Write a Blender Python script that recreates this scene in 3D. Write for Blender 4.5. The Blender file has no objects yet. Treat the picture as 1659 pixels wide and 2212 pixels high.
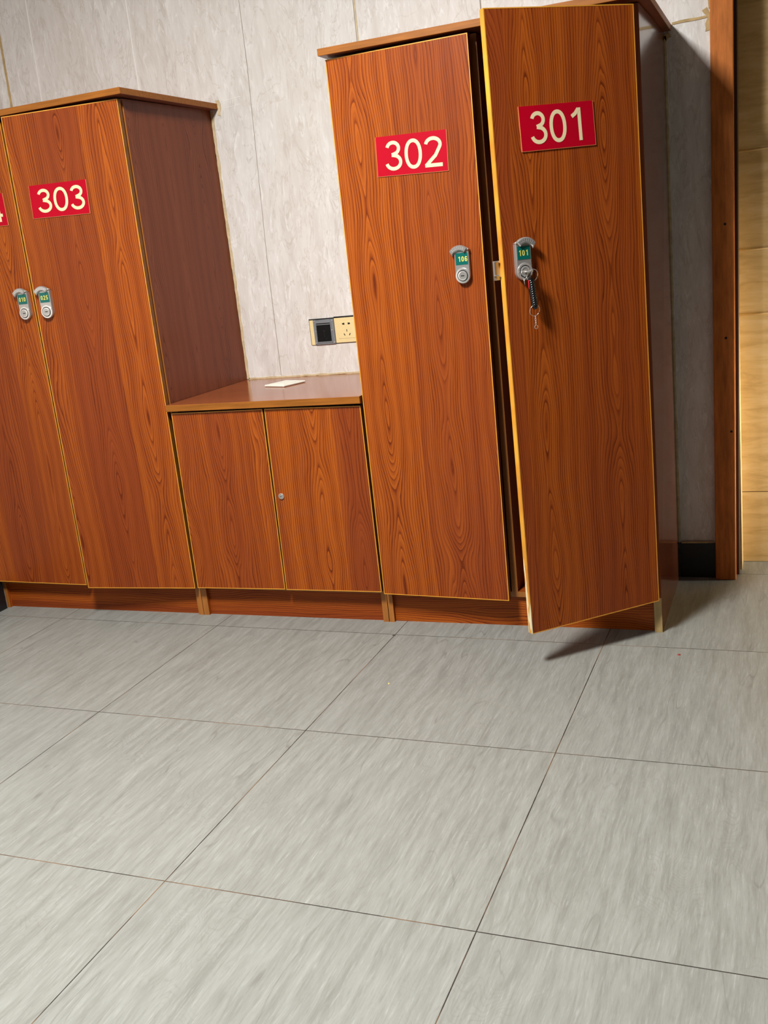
import bpy, bmesh, math, random
from mathutils import Vector, Matrix
random.seed(7)
S = bpy.context.scene
COL = S.collection

# ---------------------------------------------------------------- camera
cam_d = bpy.data.cameras.new('camera'); cam = bpy.data.objects.new('camera', cam_d); COL.objects.link(cam)
F, RX, RY, RZ = 2191.4925, -0.2546, 0.1081, 0.3919
Rm = (Matrix.Rotation(RZ, 3, 'Z') @ Matrix.Rotation(RX, 3, 'X') @ Matrix.Rotation(RY, 3, 'Y'))
right, fwd, up = Rm.col[0], Rm.col[1], Rm.col[2]
M4 = Matrix.Identity(4)
for i in range(3):
    M4[i][0] = right[i]; M4[i][1] = up[i]; M4[i][2] = -fwd[i]
M4[0][3], M4[1][3], M4[2][3] = 2.0602, -2.6138, 1.0871
cam.matrix_world = M4
cam_d.sensor_fit = 'HORIZONTAL'; cam_d.sensor_width = 36; cam_d.lens = F / 1659 * 36
cam_d.clip_start = 0.05; cam_d.clip_end = 50
S.camera = cam

# ---------------------------------------------------------------- light
S.view_settings.view_transform = 'Standard'; S.view_settings.look = 'None'
S.view_settings.gamma = 1; S.view_settings.use_curve_mapping = False
S.view_settings.exposure = 0.0
w = bpy.data.worlds.new('world'); S.world = w; w.use_nodes = True
w.node_tree.nodes['Background'].inputs[0].default_value = (1, 0.97, 0.93, 1)
w.node_tree.nodes['Background'].inputs[1].default_value = 0.15
def area(name, loc, target, size, power, col, shape='SQUARE', sy=None, spread=math.pi):
    l = bpy.data.lights.new(name, 'AREA'); l.shape = shape; l.size = size; l.energy = power; l.color = col; l.spread = spread
    if sy: l.size_y = sy
    o = bpy.data.objects.new(name, l); COL.objects.link(o); o.location = loc
    o.rotation_euler = (Vector(target) - Vector(loc)).to_track_quat('-Z', 'Y').to_euler()
    return o
area('ceiling_lamp', (0.95, -1.62, 2.46), (0.95, -1.62, 0), 0.36, 132, (1.0, 0.98, 0.945), 'RECTANGLE', 0.55)
area('passage_lamp', (2.74, 0.555, 0.45), (1.84, 0.975, 0.45), 0.04, 8, (1.0, 0.94, 0.82), 'RECTANGLE', 0.75, spread=math.radians(86))

# ---------------------------------------------------------------- node helpers
class NT:
    def __init__(s, name):
        s.m = bpy.data.materials.new(name); s.m.use_nodes = True
        s.t = s.m.node_tree; s.b = s.t.nodes['Principled BSDF']
    def n(s, typ, **kw):
        nd = s.t.nodes.new(typ)
        for k, v in kw.items(): setattr(nd, k, v)
        return nd
    def lk(s, a, b): s.t.links.new(a, b)
    def setin(s, sock, v):
        if hasattr(v, 'links') or isinstance(v, bpy.types.NodeSocket): s.lk(v, sock)
        else: sock.default_value = v
    def math(s, op, a, b=0.0, c=None, clamp=False):
        nd = s.n('ShaderNodeMath', operation=op); nd.use_clamp = clamp
        s.setin(nd.inputs[0], a); s.setin(nd.inputs[1], b)
        if c is not None: s.setin(nd.inputs[2], c)
        return nd.outputs[0]
    def comb(s, x, y, z=0.0):
        nd = s.n('ShaderNodeCombineXYZ')
        s.setin(nd.inputs[0], x); s.setin(nd.inputs[1], y); s.setin(nd.inputs[2], z); return nd.outputs[0]
    def sep(s, v):
        nd = s.n('ShaderNodeSeparateXYZ'); s.lk(v, nd.inputs[0]); return nd.outputs
    def noise(s, vec, scale=1.0, detail=2.0, rough=0.5, dist=0.0):
        nd = s.n('ShaderNodeTexNoise'); s.lk(vec, nd.inputs['Vector'])
        nd.inputs['Scale'].default_value = scale; nd.inputs['Detail'].default_value = detail
        nd.inputs['Roughness'].default_value = rough; nd.inputs['Distortion'].default_value = dist
        return nd.outputs[0]
    def ramp(s, fac, stops, interp='LINEAR'):
        nd = s.n('ShaderNodeValToRGB'); cr = nd.color_ramp; cr.interpolation = interp
        while len(cr.elements) < len(stops): cr.elements.new(0.5)
        for e, (p, c) in zip(cr.elements, stops):
            e.position = p; e.color = (c, c, c, 1) if not hasattr(c, '__len__') else (*c[:3], 1)
        s.setin(nd.inputs[0], fac); return nd.outputs[0]
    def mix(s, fac, a, b, mode='MIX'):
        nd = s.n('ShaderNodeMix', data_type='RGBA', blend_type=mode)
        s.setin(nd.inputs[0], fac)
        for k, v in ((6, a), (7, b)):
            if isinstance(v, (tuple, list)): nd.inputs[k].default_value = (*v[:3], 1)
            else: s.lk(v, nd.inputs[k])
        return nd.outputs[2]
    def bump(s, h, strength=0.3, dist=0.001):
        nd = s.n('ShaderNodeBump'); nd.inputs['Strength'].default_value = strength; nd.inputs['Distance'].default_value = dist
        s.lk(h, nd.inputs['Height']); s.lk(nd.outputs[0], s.b.inputs['Normal'])
    def out(s, color=None, rough=None, spec=None, metal=None):
        if color is not None:
            if isinstance(color, (tuple, list)): s.b.inputs['Base Color'].default_value = (*color[:3], 1)
            else: s.lk(color, s.b.inputs['Base Color'])
        if rough is not None: s.setin(s.b.inputs['Roughness'], rough)
        if spec is not None: s.b.inputs['Specular IOR Level'].default_value = spec
        if metal is not None: s.b.inputs['Metallic'].default_value = metal
        return s.m

def lin(r, g, b):
    f = lambda c: (c / 255 / 12.92) if c / 255 <= 0.04045 else ((c / 255 + 0.055) / 1.055) ** 2.4
    return (f(r), f(g), f(b))

# ---------------------------------------------------------------- materials
def veneer(name, light, mid, dark, red, rough=0.38, amp=1.0, contrast=1.0, spec=0.16):
    t = NT(name)
    uv = t.n('ShaderNodeUVMap').outputs[0]
    x, y, _ = t.sep(uv)
    # gentle sideways wander of the grain
    wan = t.noise(t.comb(t.math('MULTIPLY', x, 4.0), t.math('MULTIPLY', y, 1.5)), 1, 1, 0.5)
    u = t.math('ADD', x, t.math('MULTIPLY', t.math('SUBTRACT', wan, 0.5), 0.030))
    # veneer leaves, each with one column of cathedral arches between straight grain
    lf = t.math('DIVIDE', u, 0.165)
    leaf = t.math('FLOOR', lf)
    wn = t.n('ShaderNodeTexWhiteNoise', noise_dimensions='1D'); t.lk(leaf, wn.inputs['W'])
    r1, r2, r3 = t.sep(wn.outputs['Color'])
    ctr = t.math('MULTIPLY_ADD', r1, 0.4, 0.3)
    d = t.math('MULTIPLY', t.math('SUBTRACT', t.math('FRACT', lf), ctr), 0.165)
    ad = t.math('SQRT', t.math('MULTIPLY_ADD', d, d, 0.00003))
    arch = t.noise(t.comb(t.math('MULTIPLY', r2, 40.0), t.math('MULTIPLY', y, 2.7), t.math('MULTIPLY', r3, 9.0)), 1, 1.5, 0.4)
    wgt = t.math('EXPONENT', t.math('MULTIPLY', t.math('MULTIPLY', d, d), -420.0))
    wob = t.noise(t.comb(t.math('MULTIPLY', u, 22.0), t.math('MULTIPLY', y, 3.0)), 1, 2, 0.5)
    small = t.noise(t.comb(t.math('MULTIPLY', u, 70.0), t.math('MULTIPLY', y, 12.0)), 1, 2, 0.5)
    f = t.math('MULTIPLY', ad, 148.0)
    f = t.math('ADD', f, t.math('MULTIPLY', t.math('MULTIPLY', t.math('SUBTRACT', arch, 0.5), wgt), 21.0 * amp))
    f = t.math('ADD', f, t.math('ADD', t.math('MULTIPLY', wob, 3.2), t.math('MULTIPLY', small, 0.45)))
    ring = t.math('FRACT', f)
    ring2 = t.math('FRACT', t.math('MULTIPLY', f, 2.7))
    prof = t.ramp(ring, [(0, 0.02), (0.10, 0.14), (0.28, 0.48), (0.60, 0.70), (0.82, 0.95), (0.92, 1.0), (1.0, 0.02)])
    prof2 = t.ramp(ring2, [(0, 0.35), (0.5, 0.9), (0.9, 1.0), (1.0, 0.35)])
    slow = t.math('PINGPONG', t.math('MULTIPLY', f, 0.31), 1.0)
    # lines fade in and out along the board
    fade = t.noise(t.comb(t.math('MULTIPLY', x, 30.0), t.math('MULTIPLY', y, 2.0), 2.0), 1, 2)
    fib = t.noise(t.comb(t.math('MULTIPLY', x, 420.0), t.math('MULTIPLY', y, 9.0)), 1, 2, 0.6)
    p = t.math('MULTIPLY', prof, t.math('MULTIPLY_ADD', prof2, 0.42, 0.60))
    p = t.mix(t.ramp(fade, [(0.45, 0.0), (0.75, 0.5)]), p, (0.62, 0.62, 0.62))
    p = t.math('ADD', p, t.math('MULTIPLY', t.math('SUBTRACT', fib, 0.5), 0.62))
    p = t.math('ADD', p, t.math('MULTIPLY', t.math('SUBTRACT', slow, 0.5), 0.30))
    if contrast != 1.0:
        p = t.math('MULTIPLY_ADD', t.math('SUBTRACT', p, 0.5), contrast, 0.5)
    tint = t.noise(t.comb(t.math('MULTIPLY', x, 16.0), t.math('MULTIPLY', y, 0.5)), 1, 2, 0.5)
    tt = t.math('ADD', t.math('MULTIPLY', r3, 1.0), t.math('MULTIPLY', t.math('SUBTRACT', tint, 0.5), 1.9), clamp=True)
    c = t.ramp(p, [(0.0, dark), (0.32, mid), (0.95, light)])
    c = t.mix(t.math('MULTIPLY', tt, 0.85), c, t.ramp(p, [(0.0, dark), (0.35, tuple(0.8 * m_ for m_ in red)), (0.95, red)]))
    t.bump(p, 0.08, 0.0004)
    return t.out(c, rough, spec)

WOOD = veneer('red_brown_wood_veneer', (0.41, 0.098, 0.010), (0.25, 0.047, 0.005), (0.12, 0.018, 0.0028), (0.235, 0.043, 0.010), contrast=1.05)
COUNTER = veneer('glossy_counter_veneer', (0.34, 0.098, 0.030), (0.27, 0.070, 0.020), (0.19, 0.045, 0.012), (0.27, 0.070, 0.022), rough=0.16, contrast=0.5, spec=0.7)
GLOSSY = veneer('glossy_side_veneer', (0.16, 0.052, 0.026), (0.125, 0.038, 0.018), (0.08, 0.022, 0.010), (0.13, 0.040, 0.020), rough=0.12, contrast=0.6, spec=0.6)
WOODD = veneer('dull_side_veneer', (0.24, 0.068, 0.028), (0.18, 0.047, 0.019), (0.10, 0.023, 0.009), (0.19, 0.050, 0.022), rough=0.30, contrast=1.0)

def simple(name, col, rough=0.5, metal=0.0, var=0.0, scale=40, stretch=(1, 1, 1), spec=0.5):
    t = NT(name)
    if var:
        co = t.n('ShaderNodeTexCoord').outputs['Object']
        mp = t.n('ShaderNodeMapping'); t.lk(co, mp.inputs[0]); mp.inputs['Scale'].default_value = stretch
        nz = t.noise(mp.outputs[0], scale, 3, 0.6)
        lo = tuple(c * (1 - var) for c in col); hi = tuple(min(1, c * (1 + var)) for c in col)
        return t.out(t.ramp(nz, [(0.25, lo), (0.75, hi)]), rough, spec, metal)
    return t.out(col, rough, spec, metal)

BAND = simple('ochre_edge_band', lin(214, 150, 48), 0.4, var=0.25, scale=6, stretch=(2, 2, 3))
SIDEB = simple('brown_edge_band', lin(128, 78, 26), 0.5, var=0.25, scale=6, stretch=(2, 2, 3), spec=0.2)
BOARD = simple('brown_board_edge', lin(146, 88, 30), 0.45, var=0.28, scale=22, stretch=(0.4, 6, 6), spec=0.2)
FOOT = simple('panel_edge_band', lin(158, 98, 38), 0.45, var=0.22, scale=14, stretch=(3, 3, 0.6))
FOOTP = simple('worn_pale_edge_band', lin(168, 142, 92), 0.55, var=0.25, scale=30, stretch=(3, 3, 0.8))
DARK = simple('black_gap', (0.006, 0.005, 0.004), 0.8)
RED = simple('red_plastic_sheet', lin(172, 0, 30), 0.5, var=0.06, scale=12, spec=0.12)
CREAM = simple('cream_print', lin(226, 208, 166), 0.5)
GOLD = simple('gilt_plate_edge', lin(205, 130, 80), 0.35)
CHROME = simple('satin_chrome', (0.50, 0.49, 0.47), 0.24, metal=0.70)
STEEL = simple('bright_steel', (0.80, 0.79, 0.77), 0.18, metal=0.75)
GREEN = simple('green_tag', lin(0, 92, 84), 0.25)
YEL = simple('yellow_tag_print', lin(214, 206, 92), 0.4)
BLACK = simple('black_gloss_cord', (0.006, 0.006, 0.007), 0.18)
REDT = simple('red_ribbon', lin(190, 30, 40), 0.35)
WHITE = simple('white_plastic', lin(236, 236, 224), 0.4, var=0.04, scale=30)
IVORY = simple('ivory_plastic', lin(233, 212, 156), 0.42, var=0.06, scale=18)
GREYP = simple('grey_plastic', lin(122, 126, 130), 0.35, var=0.06, scale=30)
BLKP = simple('black_plastic', (0.004, 0.0045, 0.0045), 0.5, spec=0.2)
BASE = simple('black_baseboard_paint', (0.007, 0.007, 0.008), 0.45, var=0.3, scale=20)
CAULK = simple('beige_caulk', lin(204, 184, 146), 0.7, var=0.22, scale=60)
STAIN = simple('yellowed_caulk', lin(188, 160, 110), 0.7, var=0.25, scale=45)
WCAULK = simple('white_caulk', lin(240, 238, 234), 0.6)
SEAM = simple('grey_panel_seam', lin(150, 138, 124), 0.7, var=0.2, scale=30)
CEIL = simple('white_ceiling_board', (0.34, 0.34, 0.33), 0.8, var=0.03)
BROWNW = simple('brown_panelling', (0.05, 0.024, 0.014), 0.5, var=0.2, scale=4)
DOORWOOD = simple('brown_door_frame_wood', lin(190, 112, 54), 0.55, var=0.30, scale=16, stretch=(5, 5, 0.7), spec=0.12)
JAMB = simple('shade_darkened_jamb_wood', lin(58, 30, 14), 0.5, var=0.2, scale=16, stretch=(5, 5, 0.7))  # jamb colour darkened to stand in for the shade on this face

def wall_mat():
    t = NT('pale_marbled_wall_panel')
    co = t.n('ShaderNodeTexCoord').outputs['Object']
    x, y, z = t.sep(co)
    xx = t.math('ADD', x, t.math('MULTIPLY', y, 1.0))
    a = t.noise(t.comb(t.math('MULTIPLY', xx, 24.0), t.math('MULTIPLY', z, 6.0)), 1, 6, 0.62, 0.9)
    b = t.noise(t.comb(t.math('MULTIPLY', xx, 60.0), t.math('MULTIPLY', z, 13.0), 3.7), 1, 5, 0.62, 1.6)
    big = t.noise(t.comb(t.math('MULTIPLY', xx, 5.0), t.math('MULTIPLY', z, 1.5), 9.0), 1, 3, 0.5)
    ver = t.math('ABSOLUTE', t.math('SUBTRACT', t.noise(t.comb(t.math('MULTIPLY', xx, 17.0), t.math('MULTIPLY', z, 5.0), 5.0), 1, 5, 0.6, 1.2), 0.5))
    c = t.ramp(a, [(0.30, lin(210, 204, 198)), (0.5, lin(221, 217, 212)), (0.68, lin(230, 228, 224))])
    c = t.mix(t.ramp(b, [(0.54, 0.0), (0.70, 0.75)]), c, lin(243, 242, 240))
    c = t.mix(t.ramp(ver, [(0.0, 0.45), (0.018, 0.0)]), c, lin(182, 171, 160))
    c = t.mix(t.ramp(big, [(0.35, 0.25), (0.6, 0.0)]), c, lin(206, 195, 184))
    return t.out(c, 0.42, 0.4)
WALL = wall_mat()

def floor_mat():
    t = NT('grey_wood_look_floor_tile')
    co = t.n('ShaderNodeTexCoord').outputs['Object']
    x, y, _ = t.sep(co)
    ca, sa, T = math.cos(-0.0111), math.sin(-0.0111), 0.6
    dx = t.math('SUBTRACT', x, 0.4007); dy = t.math('SUBTRACT', y, -0.0586)
    tx = t.math('DIVIDE', t.math('ADD', t.math('MULTIPLY', dx, ca), t.math('MULTIPLY', dy, sa)), T)
    ty = t.math('DIVIDE', t.math('SUBTRACT', t.math('MULTIPLY', dy, ca), t.math('MULTIPLY', dx, sa)), T)
    fx, fy = t.math('FRACT', tx), t.math('FRACT', ty)
    ix, iy = t.math('FLOOR', tx), t.math('FLOOR', ty)
    ex = t.math('MINIMUM', fx, t.math('SUBTRACT', 1.0, fx)); ey = t.math('MINIMUM', fy, t.math('SUBTRACT', 1.0, fy))
    wn = t.n('ShaderNodeTexWhiteNoise', noise_dimensions='2D'); t.lk(t.comb(ix, iy), wn.inputs['Vector'])
    ox, oy, oz = t.sep(wn.outputs['Color'])
    px = t.math('ADD', t.math('MULTIPLY', fx, T), t.math('MULTIPLY', ox, 9.0))
    py = t.math('ADD', t.math('MULTIPLY', fy, T), t.math('MULTIPLY', oy, 9.0))
    wan = t.noise(t.comb(t.math('MULTIPLY', px, 5.0), t.math('MULTIPLY', py, 3.0)), 1, 2)
    pu = t.math('ADD', px, t.math('MULTIPLY', wan, 0.025))
    st = t.noise(t.comb(t.math('MULTIPLY', pu, 50.0), t.math('MULTIPLY', py, 4.2)), 1, 6, 0.66, 0.25)
    st2 = t.noise(t.comb(t.math('MULTIPLY', pu, 230.0), t.math('MULTIPLY', py, 17.0), 4.0), 1, 6, 0.72, 0.2)
    fld = t.noise(t.comb(t.math('MULTIPLY', pu, 9.0), t.math('MULTIPLY', py, 3.2)), 1, 2.5, 0.5)
    ring = t.math('FRACT', t.math('MULTIPLY', fld, 46.0))
    msk = t.noise(t.comb(t.math('MULTIPLY', px, 7.0), t.math('MULTIPLY', py, 4.0), 2.0), 1, 2)
    c = t.ramp(st, [(0.28, lin(120, 121, 115)), (0.5, lin(135, 137, 131)), (0.72, lin(147, 149, 144))])
    c = t.mix(t.ramp(st2, [(0.34, 0.45), (0.48, 0.0)]), c, lin(112, 110, 103))
    c = t.mix(t.ramp(st2, [(0.54, 0.0), (0.70, 0.55)]), c, lin(166, 168, 164))
    rl = t.math('MULTIPLY', t.ramp(ring, [(0.0, 0.35), (0.16, 0.0), (0.8, 0.0), (1.0, 0.2)]), t.ramp(msk, [(0.48, 0.0), (0.62, 0.85)]))
    c = t.mix(rl, c, lin(106, 102, 95))
    crack = t.math('ABSOLUTE', t.math('SUBTRACT', t.noise(t.comb(t.math('MULTIPLY', pu, 13.0), t.math('MULTIPLY', py, 1.7), 8.0), 1, 2, 0.5, 0.1), 0.5))
    c = t.mix(t.math('MULTIPLY', t.ramp(crack, [(0.0, 0.40), (0.008, 0.0)]), t.ramp(msk, [(0.40, 0.9), (0.50, 0.0)])), c, lin(84, 80, 75))
    c = t.mix(t.math('MULTIPLY', oz, 0.08), c, lin(124, 124, 128))
    e = t.math('MINIMUM', ex, ey)
    gn = t.noise(t.comb(t.math('MULTIPLY', x, 5.0), t.math('MULTIPLY', y, 5.0), 1.0), 1, 3)
    thick = t.math('MULTIPLY_ADD', t.noise(t.comb(t.math('MULTIPLY', x, 60.0), t.math('MULTIPLY', y, 60.0)), 1, 2), 0.0012, 0.0012)
    gm = t.math('LESS_THAN', e, thick)
    gc = t.ramp(gn, [(0.48, lin(42, 38, 34)), (0.62, lin(116, 92, 68))])
    c = t.mix(gm, c, gc)
    t.bump(t.math('SUBTRACT', t.math('MULTIPLY', st2, 0.1), gm), 0.35, 0.0012)
    return t.out(c, t.math('MULTIPLY_ADD', st2, 0.15, 0.42), 0.4)
FLOOR = floor_mat()

def sand_mat():
    t = NT('yellow_sandstone_tile')
    co = t.n('ShaderNodeTexCoord').outputs['Object']
    x, y, z = t.sep(co)
    a = t.noise(t.comb(t.math('MULTIPLY', x, 7.0), t.math('MULTIPLY', z, 34.0)), 1, 5, 0.6, 0.6)
    c = t.ramp(a, [(0.30, lin(196, 160, 104)), (0.5, lin(218, 184, 126)), (0.7, lin(228, 198, 146))])
    t.bump(a, 0.25, 0.003)
    return t.out(c, 0.6, 0.3)
SAND = sand_mat()
SANDJ = simple('sandstone_joint', lin(120, 96, 56), 0.8)

def worn_band():
    t = NT('worn_ochre_edge_band')
    co = t.n('ShaderNodeTexCoord').outputs['Object']
    x, y, z = t.sep(co)
    nz = t.noise(t.comb(t.math('MULTIPLY', x, 50.0), t.math('MULTIPLY', y, 50.0), t.math('MULTIPLY', z, 9.0)), 1, 3)
    worn = t.math('ADD', t.math('MULTIPLY', t.math('SUBTRACT', 0.30, z), 1.5), t.math('SUBTRACT', nz, 0.5))
    c = t.ramp(t.noise(t.comb(0.0, 0.0, t.math('MULTIPLY', z, 6.0)), 1, 3), [(0.4, lin(202, 128, 40)), (0.6, lin(226, 166, 58))])
    c = t.mix(t.ramp(worn, [(0.16, 0.0), (0.2, 1.0)]), c, lin(232, 220, 178))
    return t.out(c, 0.42, 0.5)
WORN = worn_band()

# ---------------------------------------------------------------- mesh builder
class MB:
    def __init__(s): s.v = []; s.f = []; s.mi = []; s.uv = []; s.mats = []; s.sm = []
    def mat(s, m):
        if m not in s.mats: s.mats.append(m)
        return s.mats.index(m)
    def face(s, pts, m, uv=None, smooth=False):
        i = len(s.v); s.v += [tuple(p) for p in pts]; s.f.append(tuple(range(i, i + len(pts))))
        s.mi.append(s.mat(m)); s.uv.append(uv or [(0, 0)] * len(pts)); s.sm.append(smooth)
    def hexa(s, c, m, grain='z', off=(0, 0), mats=None):
        # c: eight corners, bottom loop then top loop; mats: per face material {'b','t','f','r','k','l'}
        q = {'b': (3, 2, 1, 0), 't': (4, 5, 6, 7), 'f': (0, 1, 5, 4), 'r': (1, 2, 6, 5), 'k': (2, 3, 7, 6), 'l': (3, 0, 4, 7)}
        gi = 'xyz'.index(grain)
        for k, idx in q.items():
            pts = [c[i] for i in idx]
            e1, e2 = Vector(pts[1]) - Vector(pts[0]), Vector(pts[3]) - Vector(pts[0])
            n = e1.cross(e2); na = max(range(3), key=lambda a: abs(n[a]))
            oth = [a for a in range(3) if a != na]
            if gi in oth: al = gi; ac = [a for a in oth if a != gi][0]
            else: al, ac = oth
            s.face(pts, (mats or {}).get(k, m), [(p[ac] + off[0], p[al] + off[1]) for p in pts])
    def box(s, x0, x1, y0, y1, z0, z1, m, grain='z', off=(0, 0), mats=None):
        s.hexa([(x0, y0, z0), (x1, y0, z0), (x1, y1, z0), (x0, y1, z0), (x0, y0, z1), (x1, y0, z1), (x1, y1, z1), (x0, y1, z1)], m, grain, off, mats)
    def prism(s, pts, y0, y1, m, inset=0.0, d=0.0, mtop=None):
        # outline in x,z (counter-clockwise seen from -y); from y0 (back) to y1 (front, smaller y); chamfer d
        n = len(pts)
        cx = sum(p[0] for p in pts) / n; cz = sum(p[1] for p in pts) / n
        def ring(y, ins):
            r = []
            for i in range(n):
                a, b, c = pts[i - 1], pts[i], pts[(i + 1) % n]
                t = Vector((c[0] - a[0], c[1] - a[1]))
                if t.length < 1e-9: t = Vector((1, 0))
                t.normalize(); nn = Vector((-t.y, t.x))
                r.append((b[0] + nn.x * ins, y, b[1] + nn.y * ins))
            return r
        rings = [ring(y0, 0)]
        if d: rings += [ring(y1 + d, 0), ring(y1, inset)]
        else: rings += [ring(y1, 0)]
        for a, b in zip(rings[:-1], rings[1:]):
            for i in range(n):
                j = (i + 1) % n
                s.face([a[i], a[j], b[j], b[i]], m)
        s.face(rings[-1], mtop or m)
        s.face(list(reversed(rings[0])), m)
    def tube(s, path, r, m, seg=8, closed=False):
        n = len(path); P = [Vector(p) for p in path]; rings = []
        for i in range(n):
            if closed: t = P[(i + 1) % n] - P[i - 1]
            else: t = P[min(i + 1, n - 1)] - P[max(i - 1, 0)]
            t.normalize()
            ref = Vector((0, 0, 1)) if abs(t.z) < 0.9 else Vector((1, 0, 0))
            a = t.cross(ref).normalized(); b = t.cross(a)
            rr = r[i] if hasattr(r, '__len__') else r
            rings.append([P[i] + a * (rr * math.cos(2 * math.pi * k / seg)) + b * (rr * math.sin(2 * math.pi * k / seg)) for k in range(seg)])
        for i in range(n if closed else n - 1):
            A, B = rings[i], rings[(i + 1) % n]
            for k in range(seg):
                s.face([A[k], A[(k + 1) % seg], B[(k + 1) % seg], B[k]], m, smooth=True)
        if not closed:
            s.face(list(reversed(rings[0])), m); s.face(rings[-1], m)
    def lathe(s, prof, c, m, seg=28, axis='y', mats=None):
        # profile of (radius, depth); revolves about the local y axis at c
        for i in range(len(prof) - 1):
            (r0, d0), (r1, d1) = prof[i], prof[i + 1]
            mm = mats[i] if mats else m
            for k in range(seg):
                a0, a1 = 2 * math.pi * k / seg, 2 * math.pi * (k + 1) / seg
                P = lambda r, d, a: (c[0] + r * math.cos(a), c[1] + d, c[2] + r * math.sin(a))
                pts = [P(r0, d0, a0), P(r0, d0, a1), P(r1, d1, a1), P(r1, d1, a0)]
                if r1 < 1e-7: pts = pts[:3]
                elif r0 < 1e-7: pts = [pts[0], pts[2], pts[3]]
                s.face(pts, mm, smooth=False)
    def build(s, name, parent=None, loc=None, rotz=0.0, bevel=0.0):
        me = bpy.data.meshes.new(name)
        me.from_pydata(s.v, [], s.f)
        for m in s.mats: me.materials.append(m)
        uvl = me.uv_layers.new(name='UVMap')
        li = 0
        for fi, p in enumerate(me.polygons):
            p.material_index = s.mi[fi]; p.use_smooth = s.sm[fi]
            for k in range(len(s.f[fi])): uvl.data[p.loop_start + k].uv = s.uv[fi][k]
        bm = bmesh.new(); bm.from_mesh(me)
        bmesh.ops.remove_doubles(bm, verts=bm.verts, dist=1e-6)
        bmesh.ops.recalc_face_normals(bm, faces=bm.faces)
        bm.to_mesh(me); bm.free()
        o = bpy.data.objects.new(name, me); COL.objects.link(o)
        if parent: o.parent = parent
        if loc: o.location = loc
        o.rotation_euler.z = rotz
        if bevel:
            b = o.modifiers.new('bevel', 'BEVEL'); b.width = bevel; b.segments = 2; b.limit_method = 'ANGLE'; b.angle_limit = math.radians(40)
        return o

def tag(o, label, cat, group=None):
    o['label'] = label; o['category'] = cat
    if group: o['group'] = group
    return o
def thing(name, label, cat, loc, group=None):
    o = bpy.data.objects.new(name, None); COL.objects.link(o); o.location = loc; o.empty_display_size = 0.1
    return tag(o, label, cat, group)
def struct(mb, name, label=None, bevel=0.0):
    o = mb.build(name, bevel=bevel); o['kind'] = 'structure'
    if label: o['label'] = label
    return o
roff = lambda: (random.uniform(-20, 20), random.uniform(-20, 20))

# ---------------------------------------------------------------- setting
D = 0.494
b = MB(); b.box(-0.62, 4.0, -4.7, 0.70, -0.06, 0.0, FLOOR); struct(b, 'floor', 'grey wood-look square floor tiles with thin dark joints')
b = MB(); b.box(-0.62, 1.895, D, 0.60, 0, 2.5, WALL)
b.box(2.80, 4.0, D, 0.60, 0, 2.5, WALL); b.box(1.895, 2.80, D, 0.60, 2.05, 2.5, WALL)
struct(b, 'wall_back', 'pale marbled panel wall behind the lockers')
b = MB(); b.box(-0.62, -0.502, -4.7, D, 0, 2.5, WALL); struct(b, 'wall_left')
b = MB(); b.box(-0.62, 4.0, -4.82, -4.7, 0, 2.5, BROWNW); struct(b, 'wall_front')
b = MB(); b.box(4.0, 4.12, -4.82, 0.70, 0, 2.5, BROWNW); struct(b, 'wall_right')
b = MB(); b.box(-0.62, 4.12, -4.82, 0.82, 2.5, 2.56, CEIL); struct(b, 'ceiling')
# sandstone tiled wall beyond the opening, laid in courses with open joints
b = MB()
zs = [0.0, 0.23, 2.5]
for i in range(len(zs) - 1):
    b.box(1.90, 4.0, 0.647, 0.72, zs[i] + 0.001, zs[i + 1] - 0.0015, SAND)
b.box(1.90, 4.0, 0.6495, 0.719, 0, 2.5, SANDJ)
struct(b, 'wall_passage', 'yellow sandstone tiled wall beyond the doorway')
for z in (0.778, 0.966, 1.243):
    b = MB(); b.tube([(1.90 + k * 0.1, 0.648, z + 0.001 * math.sin(k)) for k in range(21)], 0.0035, SAND, 6)
    struct(b, 'trim_sandstone_ridge')
b = MB(); b.box(1.895, 1.928, 0.565, 0.66, 0, 2.5, STAIN); struct(b, 'trim_passage_corner')
# door frame: casing leans very slightly, jamb board stepped back behind it
b = MB()
def lean(x0, x1, y0, y1, z0, z1, m, s0=0.0115):
    dx = s0 * (z1 - z0)
    b.hexa([(x0, y0, z0), (x1, y0, z0), (x1, y1, z0), (x0, y1, z0), (x0 + dx, y0, z1), (x1 + dx, y0, z1), (x1 + dx, y1, z1), (x0 + dx, y1, z1)], m, 'z')
lean(1.855, 1.914, 0.465, D, 0, 2.08, DOORWOOD)
o = struct(b, 'door_frame', 'brown wooden door frame post beside the open doorway', bevel=0.003)
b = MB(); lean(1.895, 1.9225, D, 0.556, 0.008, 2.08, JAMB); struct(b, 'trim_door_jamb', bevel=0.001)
for x, z in ((1.9016, 1.048), (1.8982, 0.733), (1.9085, 0.460)):
    b = MB(); b.lathe([(0.0038, 0.001), (0.0036, -0.0006), (0.0, -0.0006)], (x, 0.465, z), DARK, 12)
    struct(b, 'trim_nail_hole')
# baseboards
b = MB(); b.box(1.749, 1.856, 0.486, D, 0, 0.110, BASE); struct(b, 'baseboard_back', 'black baseboard between locker and door frame')
b = MB(); b.box(-0.502, -0.494, -4.7, 0.02, 0, 0.098, BASE); struct(b, 'baseboard_left', 'black baseboard on the left wall')

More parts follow.
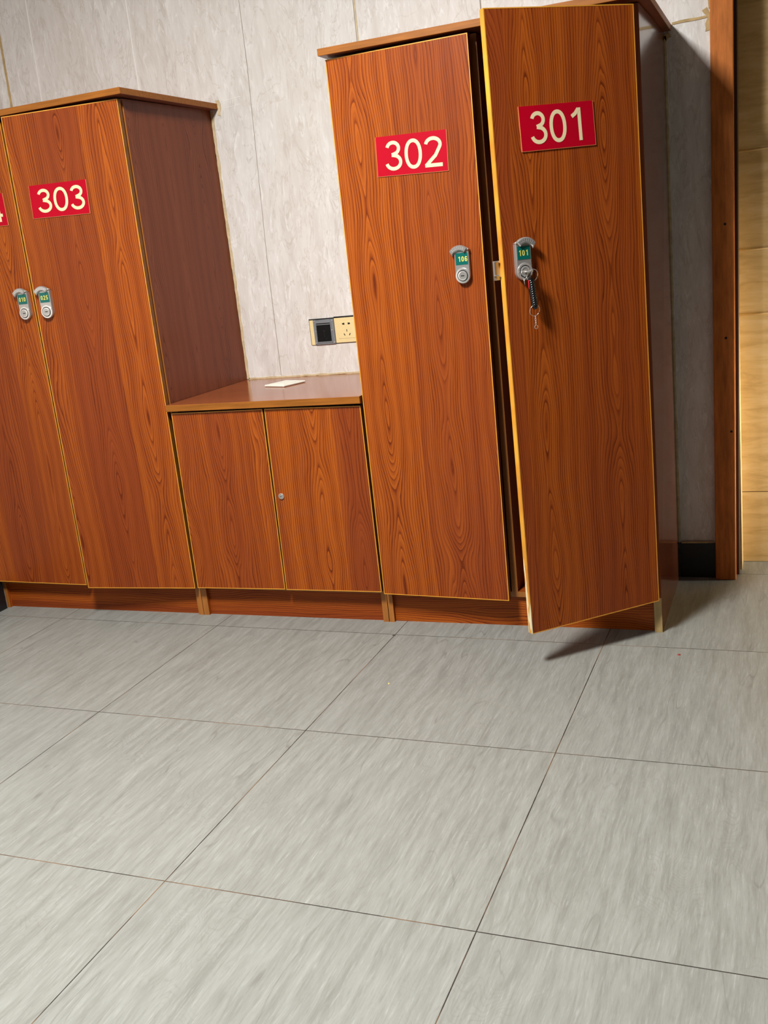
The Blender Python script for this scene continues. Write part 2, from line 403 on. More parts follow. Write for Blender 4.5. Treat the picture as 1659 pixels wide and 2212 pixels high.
def ragged(name, pts, wd, m, y=D, thick=0.002, jit=0.35, seed=1, label=None):
    # a ragged bead of filler lying on the wall along a polyline in x,z
    rnd = random.Random(seed); b = MB(); P = []
    for (a, c) in zip(pts[:-1], pts[1:]):
        n = max(2, int(math.dist(a, c) / 0.02))
        P += [(a[0] + (c[0] - a[0]) * k / n, a[1] + (c[1] - a[1]) * k / n) for k in range(n)]
    P.append(pts[-1])
    L, R_ = [], []
    for i in range(len(P)):
        q, r = P[max(0, i - 1)], P[min(len(P) - 1, i + 1)]
        d = Vector((r[0] - q[0], r[1] - q[1])).normalized(); nn = Vector((-d.y, d.x))
        a1 = wd / 2 * (1 + rnd.uniform(-jit, jit)); a2 = wd / 2 * (1 + rnd.uniform(-jit, jit))
        L.append((P[i][0] + nn.x * a1, P[i][1] + nn.y * a1)); R_.append((P[i][0] - nn.x * a2, P[i][1] - nn.y * a2))
    for i in range(len(P) - 1):
        q = [L[i], L[i + 1], R_[i + 1], R_[i]]
        b.face([(p[0], y - thick, p[1]) for p in q], m)
        b.face([(L[i][0], y, L[i][1]), (L[i + 1][0], y, L[i + 1][1]), (L[i + 1][0], y - thick, L[i + 1][1]), (L[i][0], y - thick, L[i][1])], m)
        b.face([(R_[i][0], y, R_[i][1]), (R_[i + 1][0], y, R_[i + 1][1]), (R_[i + 1][0], y - thick, R_[i + 1][1]), (R_[i][0], y - thick, R_[i][1])], m)
    return struct(b, name, label)
ragged('trim_1', [(-0.452, 2.48), (-0.464, 1.59)], 0.008, STAIN, seed=1, jit=0.15)
ragged('trim_2', [(-0.316, 2.48), (-0.332, 1.6)], 0.0042, WCAULK, seed=2, jit=0.2)
ragged('trim_3', [(0.068, 2.48), (0.066, 1.6)], 0.0042, WCAULK, seed=3, jit=0.2)
ragged('trim_4', [(0.475, 2.48), (0.4745, 1.68), (0.456, 1.09), (0.4525, 0.70)], 0.0016, SEAM, seed=4, jit=0.2, thick=0.0006)
ragged('trim_5', [(0.8587, 2.48), (0.8587, 1.592)], 0.0042, CAULK, seed=5, jit=0.15, thick=0.0008)
ragged('trim_6', [(0.8545, 2.48), (0.8545, 1.592)], 0.0016, SEAM, seed=5, jit=0.15, thick=0.0012)
ragged('trim_7', [(1.2447, 2.48), (1.2447, 1.592)], 0.003, SEAM, seed=6, jit=0.15, thick=0.0008)
ragged('trim_8', [(1.638, 2.48), (1.638, 1.592)], 0.003, SEAM, seed=6, jit=0.15, thick=0.0008)
ragged('trim_9', [(1.7735, 1.5875), (1.84, 1.5905), (1.8755, 1.5920)], 0.008, STAIN, seed=7, jit=0.5, label='yellowed filler along the wall joint beside the door frame')
ragged('trim_10', [(1.861, 1.612), (1.871, 1.592), (1.866, 1.573), (1.869, 1.556)], 0.014, STAIN, seed=8, jit=0.6, thick=0.0015)
ragged('trim_11', [(1.873, 1.75), (1.8735, 1.61)], 0.012, STAIN, seed=9, jit=0.3)
ragged('trim_12', [(1.7535, 1.56), (1.7495, 0.115)], 0.007, CAULK, seed=10, jit=0.4)
ragged('trim_13', [(0.3245, 1.565), (0.3245, 0.694)], 0.009, CAULK, seed=11, jit=0.4, label='beige filler bead between left locker side and wall')
ragged('trim_14', [(0.327, 0.6945), (0.95, 0.6945)], 0.006, CAULK, seed=12, jit=0.45, label='beige filler bead behind the low cabinet top')
ragged('trim_15', [(0.352, 1.598), (0.356, 1.57), (0.349, 1.553)], 0.012, CAULK, seed=13, jit=0.5)
ragged('trim_16', [(0.372, 1.592), (0.437, 1.598)], 0.0012, WCAULK, seed=14, jit=0.2, thick=0.0005)
ragged('trim_17', [(0.372, 1.571), (0.432, 1.575)], 0.0012, WCAULK, seed=15, jit=0.2, thick=0.0005)
ragged('trim_18', [(1.756, 0.1125), (1.853, 0.1145)], 0.005, STAIN, y=0.4865, seed=16, jit=0.5)
ragged('trim_19', [(1.753, 1.5535), (1.767, 1.562)], 0.012, STAIN, seed=17, jit=0.5)

# ---------------------------------------------------------------- digits
def strokes(ch, w_, h, s):
    E = lambda cx, cz, rx, rz, a0, a1, n=22, e=1.0: [(cx + rx * (abs(math.cos(t)) ** e) * (1 if math.cos(t) >= 0 else -1), cz + rz * (abs(math.sin(t)) ** e) * (1 if math.sin(t) >= 0 else -1))
            for t in [math.radians(a0 + (a1 - a0) * k / n) for k in range(n + 1)]]
    g = s / 2
    if ch == '0': return [E(w_ / 2, h / 2, w_ / 2 - g, h / 2 - g, 0, 360, 40, 0.92)]
    if ch == '1': return [[(0.66 * w_, 0), (0.66 * w_, h)], [(0.20 * w_, 0.745 * h), (0.42 * w_, 0.83 * h), (0.62 * w_, 0.97 * h)]]
    if ch == '2':
        a = E(w_ * 0.5, h * 0.735, w_ * 0.5 - g, h * 0.265 - g, 172, -28, 22)
        return [a + [(0.62 * w_, 0.38 * h), (0.30 * w_, 0.20 * h), (0.12 * w_, 0.09 * h), (g * 0.9, g)], [(0, g), (w_, g)]]
    if ch == '3':
        return [E(w_ * 0.48, h * 0.745, w_ * 0.43 - g, h * 0.255 - g, 168, -75, 22) + [(0.40 * w_, 0.525 * h)],
                [(0.40 * w_, 0.525 * h)] + E(w_ * 0.49, h * 0.285, w_ * 0.5 - g, h * 0.285 - g, 78, -168, 26)]
    if ch == '4': return [[(0.74 * w_, 0), (0.74 * w_, h)], [(0.74 * w_, 0.98 * h), (0.05 * w_, 0.29 * h)], [(0.0, 0.27 * h), (w_, 0.27 * h)]]
    if ch == '5':
        return [[(0.92 * w_, h - g), (0.28 * w_, h - g), (0.16 * w_, 0.50 * h)], [(0.16 * w_, 0.50 * h)] + E(w_ * 0.48, h * 0.33, w_ * 0.5 - g, h * 0.33 - g, 130, -165, 24)]
    if ch == '6':
        return [E(w_ / 2, h * 0.31, w_ / 2 - g, h * 0.31 - g, 0, 360, 30), E(w_ * 0.54, h * 0.52, w_ * 0.54 - g, h * 0.48 - g, 35, 190, 20)]
def ribbon(b, pts, s, fn, m):
    L, R_ = [], []
    for i in range(len(pts)):
        q, r = pts[max(0, i - 1)], pts[min(len(pts) - 1, i + 1)]
        if i in (0, len(pts) - 1) and math.dist(pts[0], pts[-1]) < 1e-6: q, r = pts[-2], pts[1]
        d = Vector((r[0] - q[0], r[1] - q[1]))
        if d.length < 1e-9: d = Vector((1, 0))
        d.normalize(); n = Vector((-d.y, d.x)) * s / 2
        L.append((pts[i][0] + n.x, pts[i][1] + n.y)); R_.append((pts[i][0] - n.x, pts[i][1] - n.y))
    for i in range(len(pts) - 1):
        b.face([fn(*L[i]), fn(*L[i + 1]), fn(*R_[i + 1]), fn(*R_[i])], m)
def text(b, txt, x0, x1, z0, z1, sw, fn, m, gap=0.18):
    n = len(txt); cw = (x1 - x0) / (n + gap * (n - 1))
    for i, ch in enumerate(txt):
        xo = x0 + i * cw * (1 + gap)
        for q_, st in enumerate(strokes(ch, cw, z1 - z0, sw)):
            ribbon(b, st, sw, lambda x, z, xo=xo, q_=q_: (lambda p: (p[0], p[1] - 0.0002 * q_, p[2]))(fn(x + xo, z + z0)), m)

# ---------------------------------------------------------------- cabinet pieces
def make_door(cab, hinge, ang, c, off=None, band=BAND, bandw=0.0022, th=0.018, label=None, freeband=None):
    """door panel with edge band; c = local corners (x,z): BL, BR, TR, TL; the front face lies at y=0"""
    off = off or roff()
    (a, bb, cc, d) = [Vector(p) for p in c]
    w_ = bandw
    ins = [a + Vector((w_, w_)), bb + Vector((-w_, w_)), cc + Vector((-w_, -w_)), d + Vector((w_, -w_))]
    P = lambda v, y: (v.x, y, v.y)
    b = MB()
    b.hexa([P(ins[0], 0), P(ins[1], 0), P(ins[1], th), P(ins[0], th), P(ins[3], 0), P(ins[2], 0), P(ins[2], th), P(ins[3], th)], WOOD, 'z', off)
    door = b.build('door', cab, (hinge[0] - cab.location.x, hinge[1] - cab.location.y, -cab.location.z), ang)
    if label: door['label'] = label
    b = MB(); f = -0.0004
    outer = [a, bb, cc, d]
    for i in range(4):
        j = (i + 1) % 4
        o1, o2, i1, i2 = outer[i], outer[j], ins[i], ins[j]
        m = band
        if freeband and i == freeband[0]: m = freeband[1]
        q = [(o1, o2, i2, i1)]
        b.face([P(o1, f), P(o2, f), P(i2, f), P(i1, f)], m)
        b.face([P(o1, th), P(o2, th), P(i2, th), P(i1, th)], m)
        b.face([P(o1, f), P(o2, f), P(o2, th), P(o1, th)], m if freeband and i == freeband[0] else SIDEB)
        b.face([P(i1, f), P(i2, f), P(i2, th), P(i1, th)], m)
    b.build('edge_band', door)
    return door
def make_plate(door, quad, txt, rect, label):
    (tl, tr, br, bl) = quad
    def fn(y):
        return lambda s_, t_: tuple([(1 - s_) * (1 - t_) * bl[0] + s_ * (1 - t_) * br[0] + s_ * t_ * tr[0] + (1 - s_) * t_ * tl[0], y,
                                     (1 - s_) * (1 - t_) * bl[1] + s_ * (1 - t_) * br[1] + s_ * t_ * tr[1] + (1 - s_) * t_ * tl[1]])
    b = MB(); f1 = fn(-0.0022); f0 = fn(-0.0002)
    b.hexa([f1(0, 0), f1(1, 0), f0(1, 0), f0(0, 0), f1(0, 1), f1(1, 1), f0(1, 1), f0(0, 1)], RED, mats={'l': GOLD, 'r': GOLD, 'b': GOLD, 't': GOLD})
    g = fn(-0.0023)
    for (s0, s1, t0, t1) in ((0, 1, 0, 0.008), (0.994, 1, 0, 1), (0, 0.004, 0, 1)):
        b.face([g(s0, t0), g(s1, t0), g(s1, t1), g(s0, t1)], GOLD)
    W_ = math.dist(tl, tr); H_ = math.dist(tl, bl); g = fn(-0.0026)
    x0, x1, z0, z1 = rect
    text(b, txt, x0 * W_, x1 * W_, z0 * H_, z1 * H_, 0.0088, lambda x, z: g(x / W_, z / H_), CREAM, 0.15)
    o = b.build('number_plate', door); o['label'] = label
    return o
def arcpts(cx, cz, r, a0, a1, n):
    return [(cx + r * math.cos(math.radians(a0 + (a1 - a0) * k / n)), cz + r * math.sin(math.radians(a0 + (a1 - a0) * k / n))) for k in range(n + 1)]
def make_lock(door, cx, ztop, number, side=-1, tagtxt_dx=0.0, key=False, tilt=0.0):
    """escutcheon with rounded foot, green number tag, curved cover arm and key cylinder; side = where the arm points"""
    W2, Hh = 0.0200, 0.083; zc = ztop - Hh + W2
    out = [(cx - W2, ztop)] + list(reversed([])) + arcpts(cx, zc, W2, 180, 360, 24) + [(cx + W2, ztop)]
    b = MB(); b.prism(out, -0.0001, -0.012, CHROME, 0.0016, 0.0016)
    b.build('lock_body', door)
    b = MB(); tw, t0, t1 = 0.0165, ztop - 0.0355, ztop - 0.0055
    b.box(cx - tw, cx + tw, -0.0126, -0.0119, t0, t1, GREEN)
    text(b, number, cx - 0.0125 + tagtxt_dx, cx + 0.0125 + tagtxt_dx, t0 + 0.008, t0 + 0.021, 0.0021, lambda x, z: (x, -0.0129, z), YEL, 0.35)
    b.build('number_tag', door)
    b = MB(); ax, az = cx + side * 0.0045, ztop - 0.0185
    up_ = arcpts(ax, az, 0.0325, 146, 44, 16) if side < 0 else arcpts(ax, az, 0.0325, 136, 34, 16)
    lo_ = arcpts(ax, az - 0.002, 0.0205, 44, 158, 16) if side < 0 else arcpts(ax, az - 0.002, 0.0205, 22, 136, 16)
    pts = list(reversed(up_ + lo_))
    b.prism(pts, -0.0105, -0.0185, CHROME, 0.0022, 0.0026)
    for k in range(7):   # worn embossing on the arm
        a = math.radians(118 - k * 11 + (0 if side < 0 else -12) + 12)
        for rr in (0.0248, 0.0285):
            b.lathe([(0.0011, 0.0004), (0.0009, -0.0005), (0, -0.0006)], (ax + rr * math.cos(a), -0.0185, az + rr * math.sin(a) - 0.001), STEEL, 8)
    b.build('cover_arm', door)
    b = MB(); px = cx - side * 0.0185
    b.tube([(px, -0.001, ztop + 0.001), (px, -0.016, ztop + 0.0035)], 0.0022, STEEL, 10)
    b.build('pivot_pin', door)
    b = MB(); cy = -0.0119
    b.lathe([(0.0198, 0.0), (0.0192, -0.0022), (0.0150, -0.0026), (0.0140, -0.0008), (0.0126, -0.0008), (0.0122, -0.0036), (0.0092, -0.0042), (0.0086, -0.0034), (0, -0.0034)],
            (cx, cy, zc), CHROME, 36, mats=[STEEL, STEEL, CHROME, DARK, CHROME, STEEL, CHROME, CHROME])
    if not key:
        b.box(cx - 0.0046, cx + 0.0046, cy - 0.0037, cy - 0.0030, zc - 0.0012, zc + 0.0012, DARK)
    b.build('lock_cylinder', door)
    return zc

# ---------------------------------------------------------------- left locker (303, 304)
YF = 0.0284
cab = thing('locker_cabinet', 'tall two-door wooden locker at the left carrying the number 303', 'locker', (-0.10, 0.25, 0), 'tall two-door lockers along the wall')
ox, oy = -cab.location.x, -cab.location.y
L = (ox, oy, 0)
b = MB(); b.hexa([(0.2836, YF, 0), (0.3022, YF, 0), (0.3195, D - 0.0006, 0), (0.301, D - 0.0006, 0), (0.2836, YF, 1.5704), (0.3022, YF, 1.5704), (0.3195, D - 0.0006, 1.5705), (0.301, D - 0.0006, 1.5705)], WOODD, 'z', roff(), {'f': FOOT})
b.build('side_panel', cab, L)
b = MB(); b.box(-0.5005, -0.4870, YF, D - 0.001, 0, 1.5704, WOOD, 'z', roff(), {'f': FOOT}); b.build('side_panel', cab, L)
b = MB(); b.hexa([(-0.5015, -0.022, 1.5750), (0.3324, -0.022, 1.5750), (0.3492, D - 0.0006, 1.5705), (-0.5015, D - 0.0006, 1.5705), (-0.5015, -0.022, 1.5928), (0.3324, -0.022, 1.5928), (0.3492, D - 0.0006, 1.5885), (-0.5015, D - 0.0006, 1.5885)], BOARD, 'x', roff(), {'t': WOOD, 'b': WOODD})
b.build('top_board', cab, L, bevel=0.0012)
b = MB(); b.box(-0.487, 0.2836, 0.040, 0.056, 0, 0.091, WOOD, 'x', roff()); b.build('plinth', cab, L)
b = MB(); b.box(-0.487, 0.2836, YF, D - 0.02, 0.091, 0.107, WOOD, 'x', roff(), {'f': FOOT}); b.build('bottom_board', cab, L)
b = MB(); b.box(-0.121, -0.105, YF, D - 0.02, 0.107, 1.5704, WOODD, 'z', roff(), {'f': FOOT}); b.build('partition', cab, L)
d304 = make_door(cab, (-0.1219, 0.0015), 0.0, [(-0.372, 0.1065), (0.0035, 0.1014), (0.0055, 1.567), (-0.372, 1.567)], label='left door with a number ending in 4')
make_plate(d304, [(-0.2235, 1.372), (-0.0342, 1.3646), (-0.0332, 1.2691), (-0.2225, 1.276)], '304', (0.10, 0.93, 0.13, 0.87), 'red number plate cut by the picture edge')
make_lock(d304, -0.0265, 1.0665, '010', -1)
d303 = make_door(cab, (0.3044, 0.0), 0.09, [(-0.3895, 0.1051), (0.0, 0.1007), (0.0, 1.5675), (-0.3855, 1.5695)], label='slightly open door numbered 303')
make_plate(d303, [(-0.3351, 1.3695), (-0.1405, 1.3663), (-0.1445, 1.2704), (-0.3385, 1.2756)], '303', (0.12, 0.94, 0.15, 0.87), 'red plate with cream number 303')
make_lock(d303, -0.3440, 1.0660, '025', -1)

# ---------------------------------------------------------------- low cabinet
low = thing('low_cabinet', 'low wooden two-door cabinet standing between the two tall lockers', 'cabinet', (0.62, 0.25, 0))
L = (-0.62, -0.25, 0)
b = MB(); b.hexa([(0.3040, YF, 0), (0.3238, YF, 0), (0.3410, D - 0.0006, 0), (0.3212, D - 0.0006, 0), (0.3040, YF, 0.6725), (0.3238, YF, 0.6725), (0.3410, D - 0.0006, 0.6725), (0.3212, D - 0.0006, 0.6725)], WOOD, 'z', roff(), {'f': FOOT}); b.build('side_panel', low, L)
b = MB(); b.box(0.9291, 0.9465, YF, D - 0.001, 0, 0.6725, WOOD, 'z', roff(), {'f': FOOT}); b.build('side_panel', low, L)
b = MB(); b.hexa([(0.3088, -0.0129, 0.6725), (0.9484, -0.0129, 0.6705), (0.9480, D - 0.0006, 0.6705), (0.3212, D - 0.0006, 0.6725), (0.3088, -0.0129, 0.6925), (0.9484, -0.0129, 0.6912), (0.9480, D - 0.0006, 0.6912), (0.3212, D - 0.0006, 0.6920)], BOARD, 'x', roff(), {'t': COUNTER, 'b': WOODD})
top = b.build('top_board', low, L, bevel=0.001)
b = MB(); b.box(0.3238, 0.9291, 0.040, 0.056, 0, 0.091, WOOD, 'x', roff()); b.build('plinth', low, L)
b = MB(); b.box(0.3260, 0.9291, YF, D - 0.02, 0.091, 0.107, WOOD, 'x', roff(), {'f': FOOT}); b.build('bottom_board', low, L)
dl = make_door(low, (0.3160, 0.0), 0.0, [(-0.0020, 0.1025), (0.3105, 0.1055), (0.3150, 0.6657), (0.0022, 0.6655)])
dr = make_door(low, (0.9440, 0.0), 0.0, [(-0.3135, 0.1044), (0.0012, 0.1052), (-0.0010, 0.6625), (-0.3060, 0.6662)], label='right door with a small round lock')
b = MB(); b.lathe([(0.0092, -0.0002), (0.0090, -0.003), (0.0075, -0.0046), (0.0066, -0.0046), (0.0062, -0.0040), (0, -0.0040)], (0.6561 - 0.944, 0, 0.4012), CHROME, 26, mats=[STEEL, STEEL, CHROME, DARK, CHROME])
b.box(0.6561 - 0.944 - 0.0028, 0.6561 - 0.944 + 0.0022, -0.0044, -0.0038, 0.4012 - 0.0009, 0.4012 + 0.0009, DARK)
b.build('cam_lock', dr)

# ---------------------------------------------------------------- right locker (301, 302)
cab = thing('locker_cabinet', 'tall two-door wooden locker at the right with door 301 standing open', 'locker', (1.35, 0.25, 0), 'tall two-door lockers along the wall')
L = (-1.35, -0.25, 0)
b = MB(); b.box(0.9488, 0.9648, YF, D - 0.001, 0, 1.5704, WOOD, 'z', roff(), {'f': FOOT}); b.build('side_panel', cab, L)
b = MB(); b.hexa([(1.7235, YF, 0), (1.7440, YF, 0), (1.7475, D - 0.0006, 0), (1.7275, D - 0.0006, 0), (1.7215, YF, 1.5704), (1.7425, YF, 1.5704), (1.7525, D - 0.0006, 1.5704), (1.7300, D - 0.0006, 1.5704)], GLOSSY, 'z', roff(), {'f': WOODD})  # front edge uses the darker veneer to imitate shade behind the open door
b.hexa([(1.7235, YF - 0.0006, 0), (1.7440, YF - 0.0006, 0), (1.7440, YF, 0), (1.7235, YF, 0), (1.7234, YF - 0.0006, 0.099), (1.7439, YF - 0.0006, 0.099), (1.7439, YF, 0.099), (1.7234, YF, 0.099)], FOOTP)
b.build('side_panel', cab, L)
b = MB(); b.hexa([(0.9418, -0.022, 1.5750), (1.7678, -0.022, 1.5750), (1.7705, D - 0.0006, 1.5705), (0.9495, D - 0.0006, 1.5705), (0.9418, -0.022, 1.5928), (1.7678, -0.022, 1.5928), (1.7705, D - 0.0006, 1.5885), (0.9495, D - 0.0006, 1.5885)], BOARD, 'x', roff(), {'t': WOOD, 'b': WOODD})
b.build('top_board', cab, L, bevel=0.0012)
b = MB(); b.box(0.9648, 1.7215, 0.040, 0.056, 0, 0.091, WOOD, 'x', roff()); b.build('plinth', cab, L)
b = MB(); b.box(0.9648, 1.7215, YF, D - 0.02, 0.091, 0.107, WOOD, 'x', roff(), {'f': FOOT}); b.build('bottom_board', cab, L)
b = MB(); b.box(1.3324, 1.3500, YF, D - 0.02, 0.107, 1.5704, WOODD, 'z', roff(), {'f': FOOT}); b.build('partition', cab, L)
b = MB(); b.box(0.9648, 1.7215, D - 0.02, D - 0.012, 0.09, 1.5704, WOODD, 'z', roff()); b.build('back_panel', cab, L)
d302 = make_door(cab, (0.9524, 0.0), -0.05, [(0.0, 0.0996), (0.3838, 0.0965), (0.3894, 1.5660), (0.0, 1.5675)], label='door numbered 302 standing slightly ajar')
make_plate(d302, [(0.1196, 1.3609), (0.3163, 1.3541), (0.3132, 1.2545), (0.1161, 1.2627)], '302', (0.125, 0.925, 0.13, 0.87), 'red plate with cream number 302')
make_lock(d302, 0.3315, 1.0560, '106', -1, 0.003)
d301 = make_door(cab, (1.7373, 0.0), 0.7304, [(-0.3795, 0.0971), (0.0049, 0.1003), (-0.0030, 1.5648), (-0.3892, 1.5649)], label='open door numbered 301', freeband=(3, WORN))
make_plate(d301, [(-0.3205, 1.358), (-0.1256, 1.3617), (-0.1215, 1.2638), (-0.3176, 1.2606)], '301', (0.13, 0.875, 0.14, 0.87), 'red plate with cream number 301')
b = MB()
b.box(-0.4020, -0.3800, 0.0184, 0.0200, 0.9830, 1.0270, CHROME); b.box(-0.4020, -0.3900, 0.0110, 0.0184, 1.0245, 1.0270, STEEL); b.box(-0.4020, -0.3900, 0.0110, 0.0184, 0.9930, 0.9955, STEEL); b.box(-0.4020, -0.4005, 0.0120, 0.0184, 0.9955, 1.0245, CHROME)
b.build('latch_bracket', d301)['label'] = 'small steel latch bracket at the free edge'
zc = make_lock(d301, -0.3365, 1.0600, '101', 1, -0.001, key=True)

# ---------------------------------------------------------------- key and key chain hanging from door 301
hx = Vector((1.7373, 0, 0)); Rz = Matrix.Rotation(0.7304, 3, 'Z')
kpos = Vector((-0.3365, -0.0155, zc))
kw = hx + Rz @ kpos
key = thing('key_ring', 'key with black braided cord and chain hanging from the lock of door 301', 'key', tuple(kw))
key.rotation_euler.z = 0.7304
def K(x, off, z): return (x + 0.3365, -off + 0.0155, z - zc)     # from door-local to key-local
b = MB()
b.box(-0.0042, 0.0042, -0.006, 0.004, -0.0010, 0.0010, STEEL)
b.lathe([(0.0, 0.0), (0.0100, 0.0)], (0, 0, 0), STEEL) if False else None
n = 26; ctr = (-0.001, -0.0155)
ringo = [(ctr[0] + 0.0115 * math.cos(2 * math.pi * k / n), ctr[1] + 0.0105 * math.sin(2 * math.pi * k / n)) for k in range(n)]
ringi = [(ctr[0] + 0.0030 + 0.0030 * math.cos(2 * math.pi * k / n), ctr[1] - 0.0045 + 0.0030 * math.sin(2 * math.pi * k / n)) for k in range(n)]
for k in range(n):
    j = (k + 1) % n
    for z in (-0.0011, 0.0011):
        b.face([(*ringo[k], z), (*ringo[j], z), (*ringi[j], z), (*ringi[k], z)], STEEL)
    b.face([(*ringo[k], -0.0011), (*ringo[j], -0.0011), (*ringo[j], 0.0011), (*ringo[k], 0.0011)], STEEL)
    b.face([(*ringi[k], -0.0011), (*ringi[j], -0.0011), (*ringi[j], 0.0011), (*ringi[k], 0.0011)], STEEL)
b.build('key', key)
def loop(cx, off, cz, r, wire, name, tilt=0.0, mat=STEEL):
    b = MB(); pts = []
    for k in range(32):
        a = 2 * math.pi * k / 32
        pts.append(K(cx + r * math.cos(a), off + tilt * r * math.sin(a), cz + r * math.sin(a)))
    b.tube(pts, wire, mat, 6, closed=True); return b.build(name, key)
OFF = 0.023
loop(-0.3240, OFF, 0.9863, 0.0140, 0.0007, 'split_ring', 0.3)
loop(-0.3450, 0.022, 0.9900, 0.0095, 0.0006, 'split_ring', 0.2)
b = MB(); b.tube([K(-0.3455, 0.022, 0.9810), K(-0.3458, 0.023, 0.9735), K(-0.3448, 0.022, 0.9660)], [0.0011, 0.0007, 0.0003], STEEL, 6); b.build('wire_tail', key)
b = MB()
for ph in range(3):
    pts = []
    for k in range(90):
        tt = k / 89
        a = 2 * math.pi * (ph / 3 + 4.5 * tt)
        rr = 0.0046 * min(1, 6 * tt + 0.3, 6 * (1 - tt) + 0.3)
        pts.append(K(-0.3282 + (0.0062 * tt) + rr * math.cos(a), OFF - 0.001 + rr * math.sin(a), 0.9795 - 0.069 * tt))
    b.tube(pts, 0.0040, BLACK, 8)
b.build('braided_cord', key)
b = MB()
q = [K(-0.3360, OFF + 0.001, 0.9765), K(-0.3354, OFF + 0.003, 0.9765), K(-0.3355, OFF + 0.003, 0.9560), K(-0.3360, OFF + 0.001, 0.9600)]
b.face(q, REDT); q2 = [(p[0], p[1] + 0.0008, p[2]) for p in q]; b.face(q2[::-1], REDT)
for i in range(4): b.face([q[i], q[(i + 1) % 4], q2[(i + 1) % 4], q2[i]], REDT)
b.build('red_tab', key)
loop(-0.3237, OFF, 0.9060, 0.0130, 0.0006, 'split_ring', 0.25)
b = MB()
for k, zz in enumerate((0.8895, 0.8845, 0.8795, 0.8745)):
    pts = []
    for j in range(14):
        a = 2 * math.pi * j / 14
        dx, dz = 0.0017 * math.cos(a), 0.0034 * math.sin(a)
        pts.append(K(-0.3231 + (dx if k % 2 else 0), OFF + (0 if k % 2 else dx), zz + dz))
    b.tube(pts, 0.0006, STEEL, 5, closed=True)
b.build('chain', key)
loop(-0.3225, OFF, 0.8672, 0.0042, 0.0006, 'end_ring')

# ---------------------------------------------------------------- wall sockets
sk = thing('wall_socket', 'grey framed socket with black insert set in the wall above the low cabinet', 'socket', (0.635, D, 0.835), 'sockets above the low cabinet')
L = (-0.635, -D, -0.835)
b = MB(); b.box(0.5812, 0.672, D - 0.0015, D - 0.0002, 0.7935, 0.8795, DARK); b.build('gap_shade_plate', sk, L)  # black sheet on the wall surface, imitates the shaded gap around the socket
b = MB(); b.box(0.5835, 0.598, D - 0.004, D - 0.0015, 0.794, 0.8755, IVORY); b.build('cover_strip', sk, L, bevel=0.0008)['label'] = 'yellowed plastic strip'
b = MB()
x0, x1, z0, z1 = 0.5975, 0.6722, 0.7945, 0.8755
X0, X1, Z0, Z1 = 0.6080, 0.6600, 0.8030, 0.8640
for (a0, a1, c0, c1) in ((x0, X0, z0, z1), (X1, x1, z0, z1), (X0, X1, z0, Z0), (X0, X1, Z1, z1)):
    b.box(a0, a1, D - 0.0060, D - 0.0015, c0, c1, GREYP)
for (a0, a1, c0, c1) in ((X0 - 0.003, X0, Z0 - 0.003, Z1 + 0.003), (X1, X1 + 0.003, Z0 - 0.003, Z1 + 0.003), (X0, X1, Z0 - 0.003, Z0), (X0, X1, Z1, Z1 + 0.003)):
    b.box(a0, a1, D - 0.0078, D - 0.0058, c0, c1, GREYP)
b.build('frame', sk, L, bevel=0.0006)
b = MB(); b.box(X0, X1, D - 0.0050, D - 0.0016, Z0, Z1, BLKP)
for (a, c, w2, h2) in ((0.634, 0.838, 0.0035, 0.0018), (0.634, 0.829, 0.0009, 0.005), (0.6345, 0.821, 0.0022, 0.0016), (0.6405, 0.813, 0.0012, 0.0025)):
    b.box(a - w2, a + w2, D - 0.0054, D - 0.0049, c - h2, c + h2, DARK)
b.build('insert', sk, L)
b = MB(); b.box(X0 + 0.001, X1 - 0.001, D - 0.0075, D - 0.005, Z1 - 0.0055, Z1 - 0.003, GREYP); b.build('hinge_bar', sk, L)
for (a, c) in ((0.6022, 0.8705), (0.6672, 0.8700), (0.6045, 0.8370), (0.6640, 0.8395), (0.6022, 0.7995), (0.6675, 0.7995)):
    b = MB(); b.lathe([(0.0023, 0.0), (0.0021, -0.0014), (0, -0.0019)], (a, D - 0.006, c), STEEL, 12); b.build('screw', sk, L)
sk = thing('wall_socket', 'ivory five-hole socket in the wall against the right locker', 'socket', (0.716, D, 0.835), 'sockets above the low cabinet')
L = (-0.716, -D, -0.835)
b = MB(); b.box(0.672, 0.764, D - 0.0012, D - 0.0002, 0.7935, 0.8815, DARK); b.build('gap_shade_plate', sk, L)  # another black sheet for the gap's shade, behind the ivory plate
b = MB(); b.box(0.6735, 0.759, D - 0.0052, D - 0.0012, 0.7955, 0.8765, IVORY); b.build('cover_plate', sk, L, bevel=0.0012)
b = MB(); b.box(0.6850, 0.7475, D - 0.0062, D - 0.0052, 0.8090, 0.8630, IVORY); b.build('socket_face', sk, L, bevel=0.0007)
b = MB()
def hole(cx, cz, pts):
    b.face([(cx + p[0], D - 0.0064, cz + p[1]) for p in pts], DARK)
cx = 0.7165
hole(cx - 0.0095, 0.8565, [(-0.0055, 0.0), (-0.003, -0.0026), (0.0035, -0.0034), (0.0035, 0.0034), (-0.003, 0.0026)])
hole(cx + 0.0095, 0.8565, [(0.0055, 0.0), (0.003, 0.0026), (-0.0035, 0.0034), (-0.0035, -0.0034), (0.003, -0.0026)])
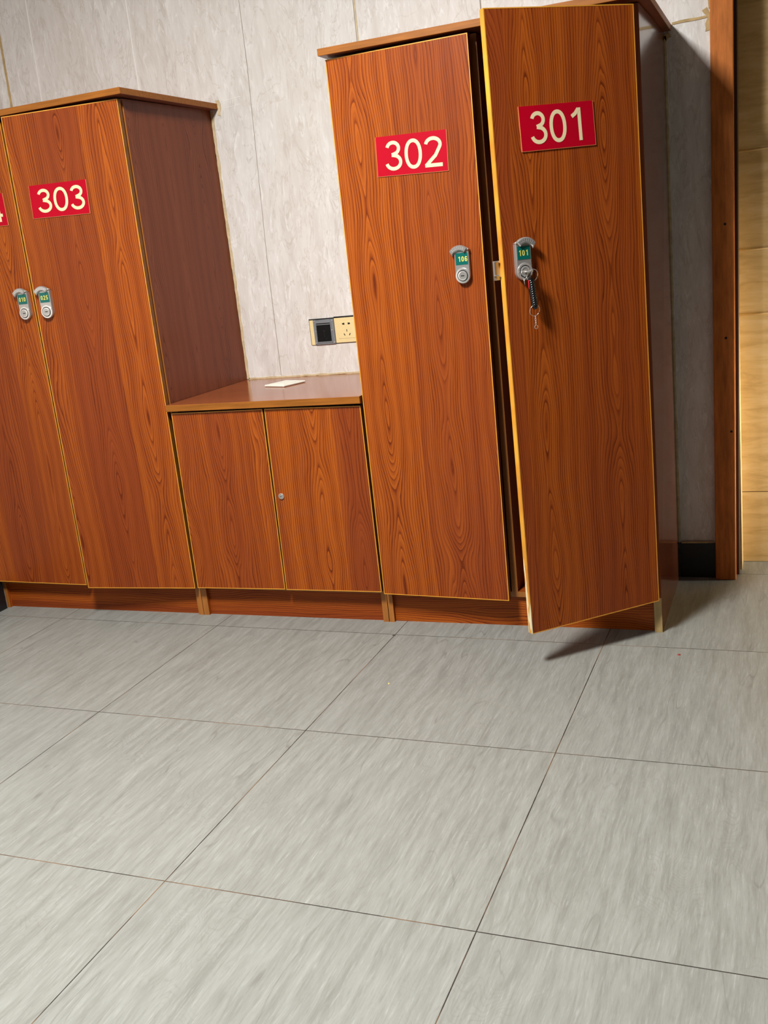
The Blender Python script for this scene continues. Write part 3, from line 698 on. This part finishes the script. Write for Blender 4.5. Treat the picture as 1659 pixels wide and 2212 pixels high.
hole(cx, 0.8345, [(-0.0012, -0.0038), (0.0012, -0.0038), (0.0012, 0.0038), (-0.0012, 0.0038)])
hole(cx - 0.0085, 0.8215, [(-0.0005, -0.004), (0.0021, -0.0025), (-0.0016, 0.0042), (-0.0040, 0.0027)])
hole(cx + 0.0085, 0.8215, [(0.0005, -0.004), (0.0040, 0.0027), (0.0016, 0.0042), (-0.0021, -0.0025)])
b.build('pin_holes', sk, L)

# ---------------------------------------------------------------- small things
pl = thing('cover_plate', 'loose white plastic cover plate lying on the low cabinet top', 'plate', (0.556, 0.312, 0.6917))
pl.rotation_euler.z = math.radians(-20)
b = MB(); b.box(-0.046, 0.046, -0.049, 0.049, 0.0005, 0.0065, WHITE); b.build('base', pl, bevel=0.0025)
b = MB(); b.box(-0.033, 0.033, -0.036, 0.036, 0.0065, 0.0082, WHITE); b.build('raised_face', pl, bevel=0.0012)
def crumb(name, x, y, r, m, label, sx=1.0):
    b = MB(); rnd = random.Random(int(x * 1000)); n = 7
    base = [(r * sx * math.cos(2 * math.pi * k / n) * rnd.uniform(0.6, 1.1), r * math.sin(2 * math.pi * k / n) * rnd.uniform(0.6, 1.1)) for k in range(n)]
    for k in range(n):
        p, q = base[k], base[(k + 1) % n]
        b.face([(p[0], p[1], 0), (q[0], q[1], 0), (q[0] * 0.6, q[1] * 0.6, r * 0.6), (p[0] * 0.6, p[1] * 0.6, r * 0.6)], m)
    b.face([(p[0] * 0.6, p[1] * 0.6, r * 0.6) for p in base], m); b.face([(p[0], p[1], 0) for p in base][::-1], m)
    o = b.build(name, None, (x, y, 0.0002)); tag(o, label, 'crumb'); return o
crumb('crumb', 1.8003, -0.1189, 0.0042, simple('red_crumb', lin(150, 40, 24), 0.6), 'tiny red crumb on the floor at the foot of the right locker', 1.3)
crumb('crumb', 1.1024, -0.3888, 0.0032, simple('yellow_crumb', lin(226, 206, 120), 0.6), 'tiny yellow crumb on the floor in front of door 302')
crumb('crumb', 1.0, -0.075, 0.0035, simple('dark_crumb', lin(60, 52, 46), 0.7), 'tiny dark crumb on the floor below the low cabinet', 1.6)
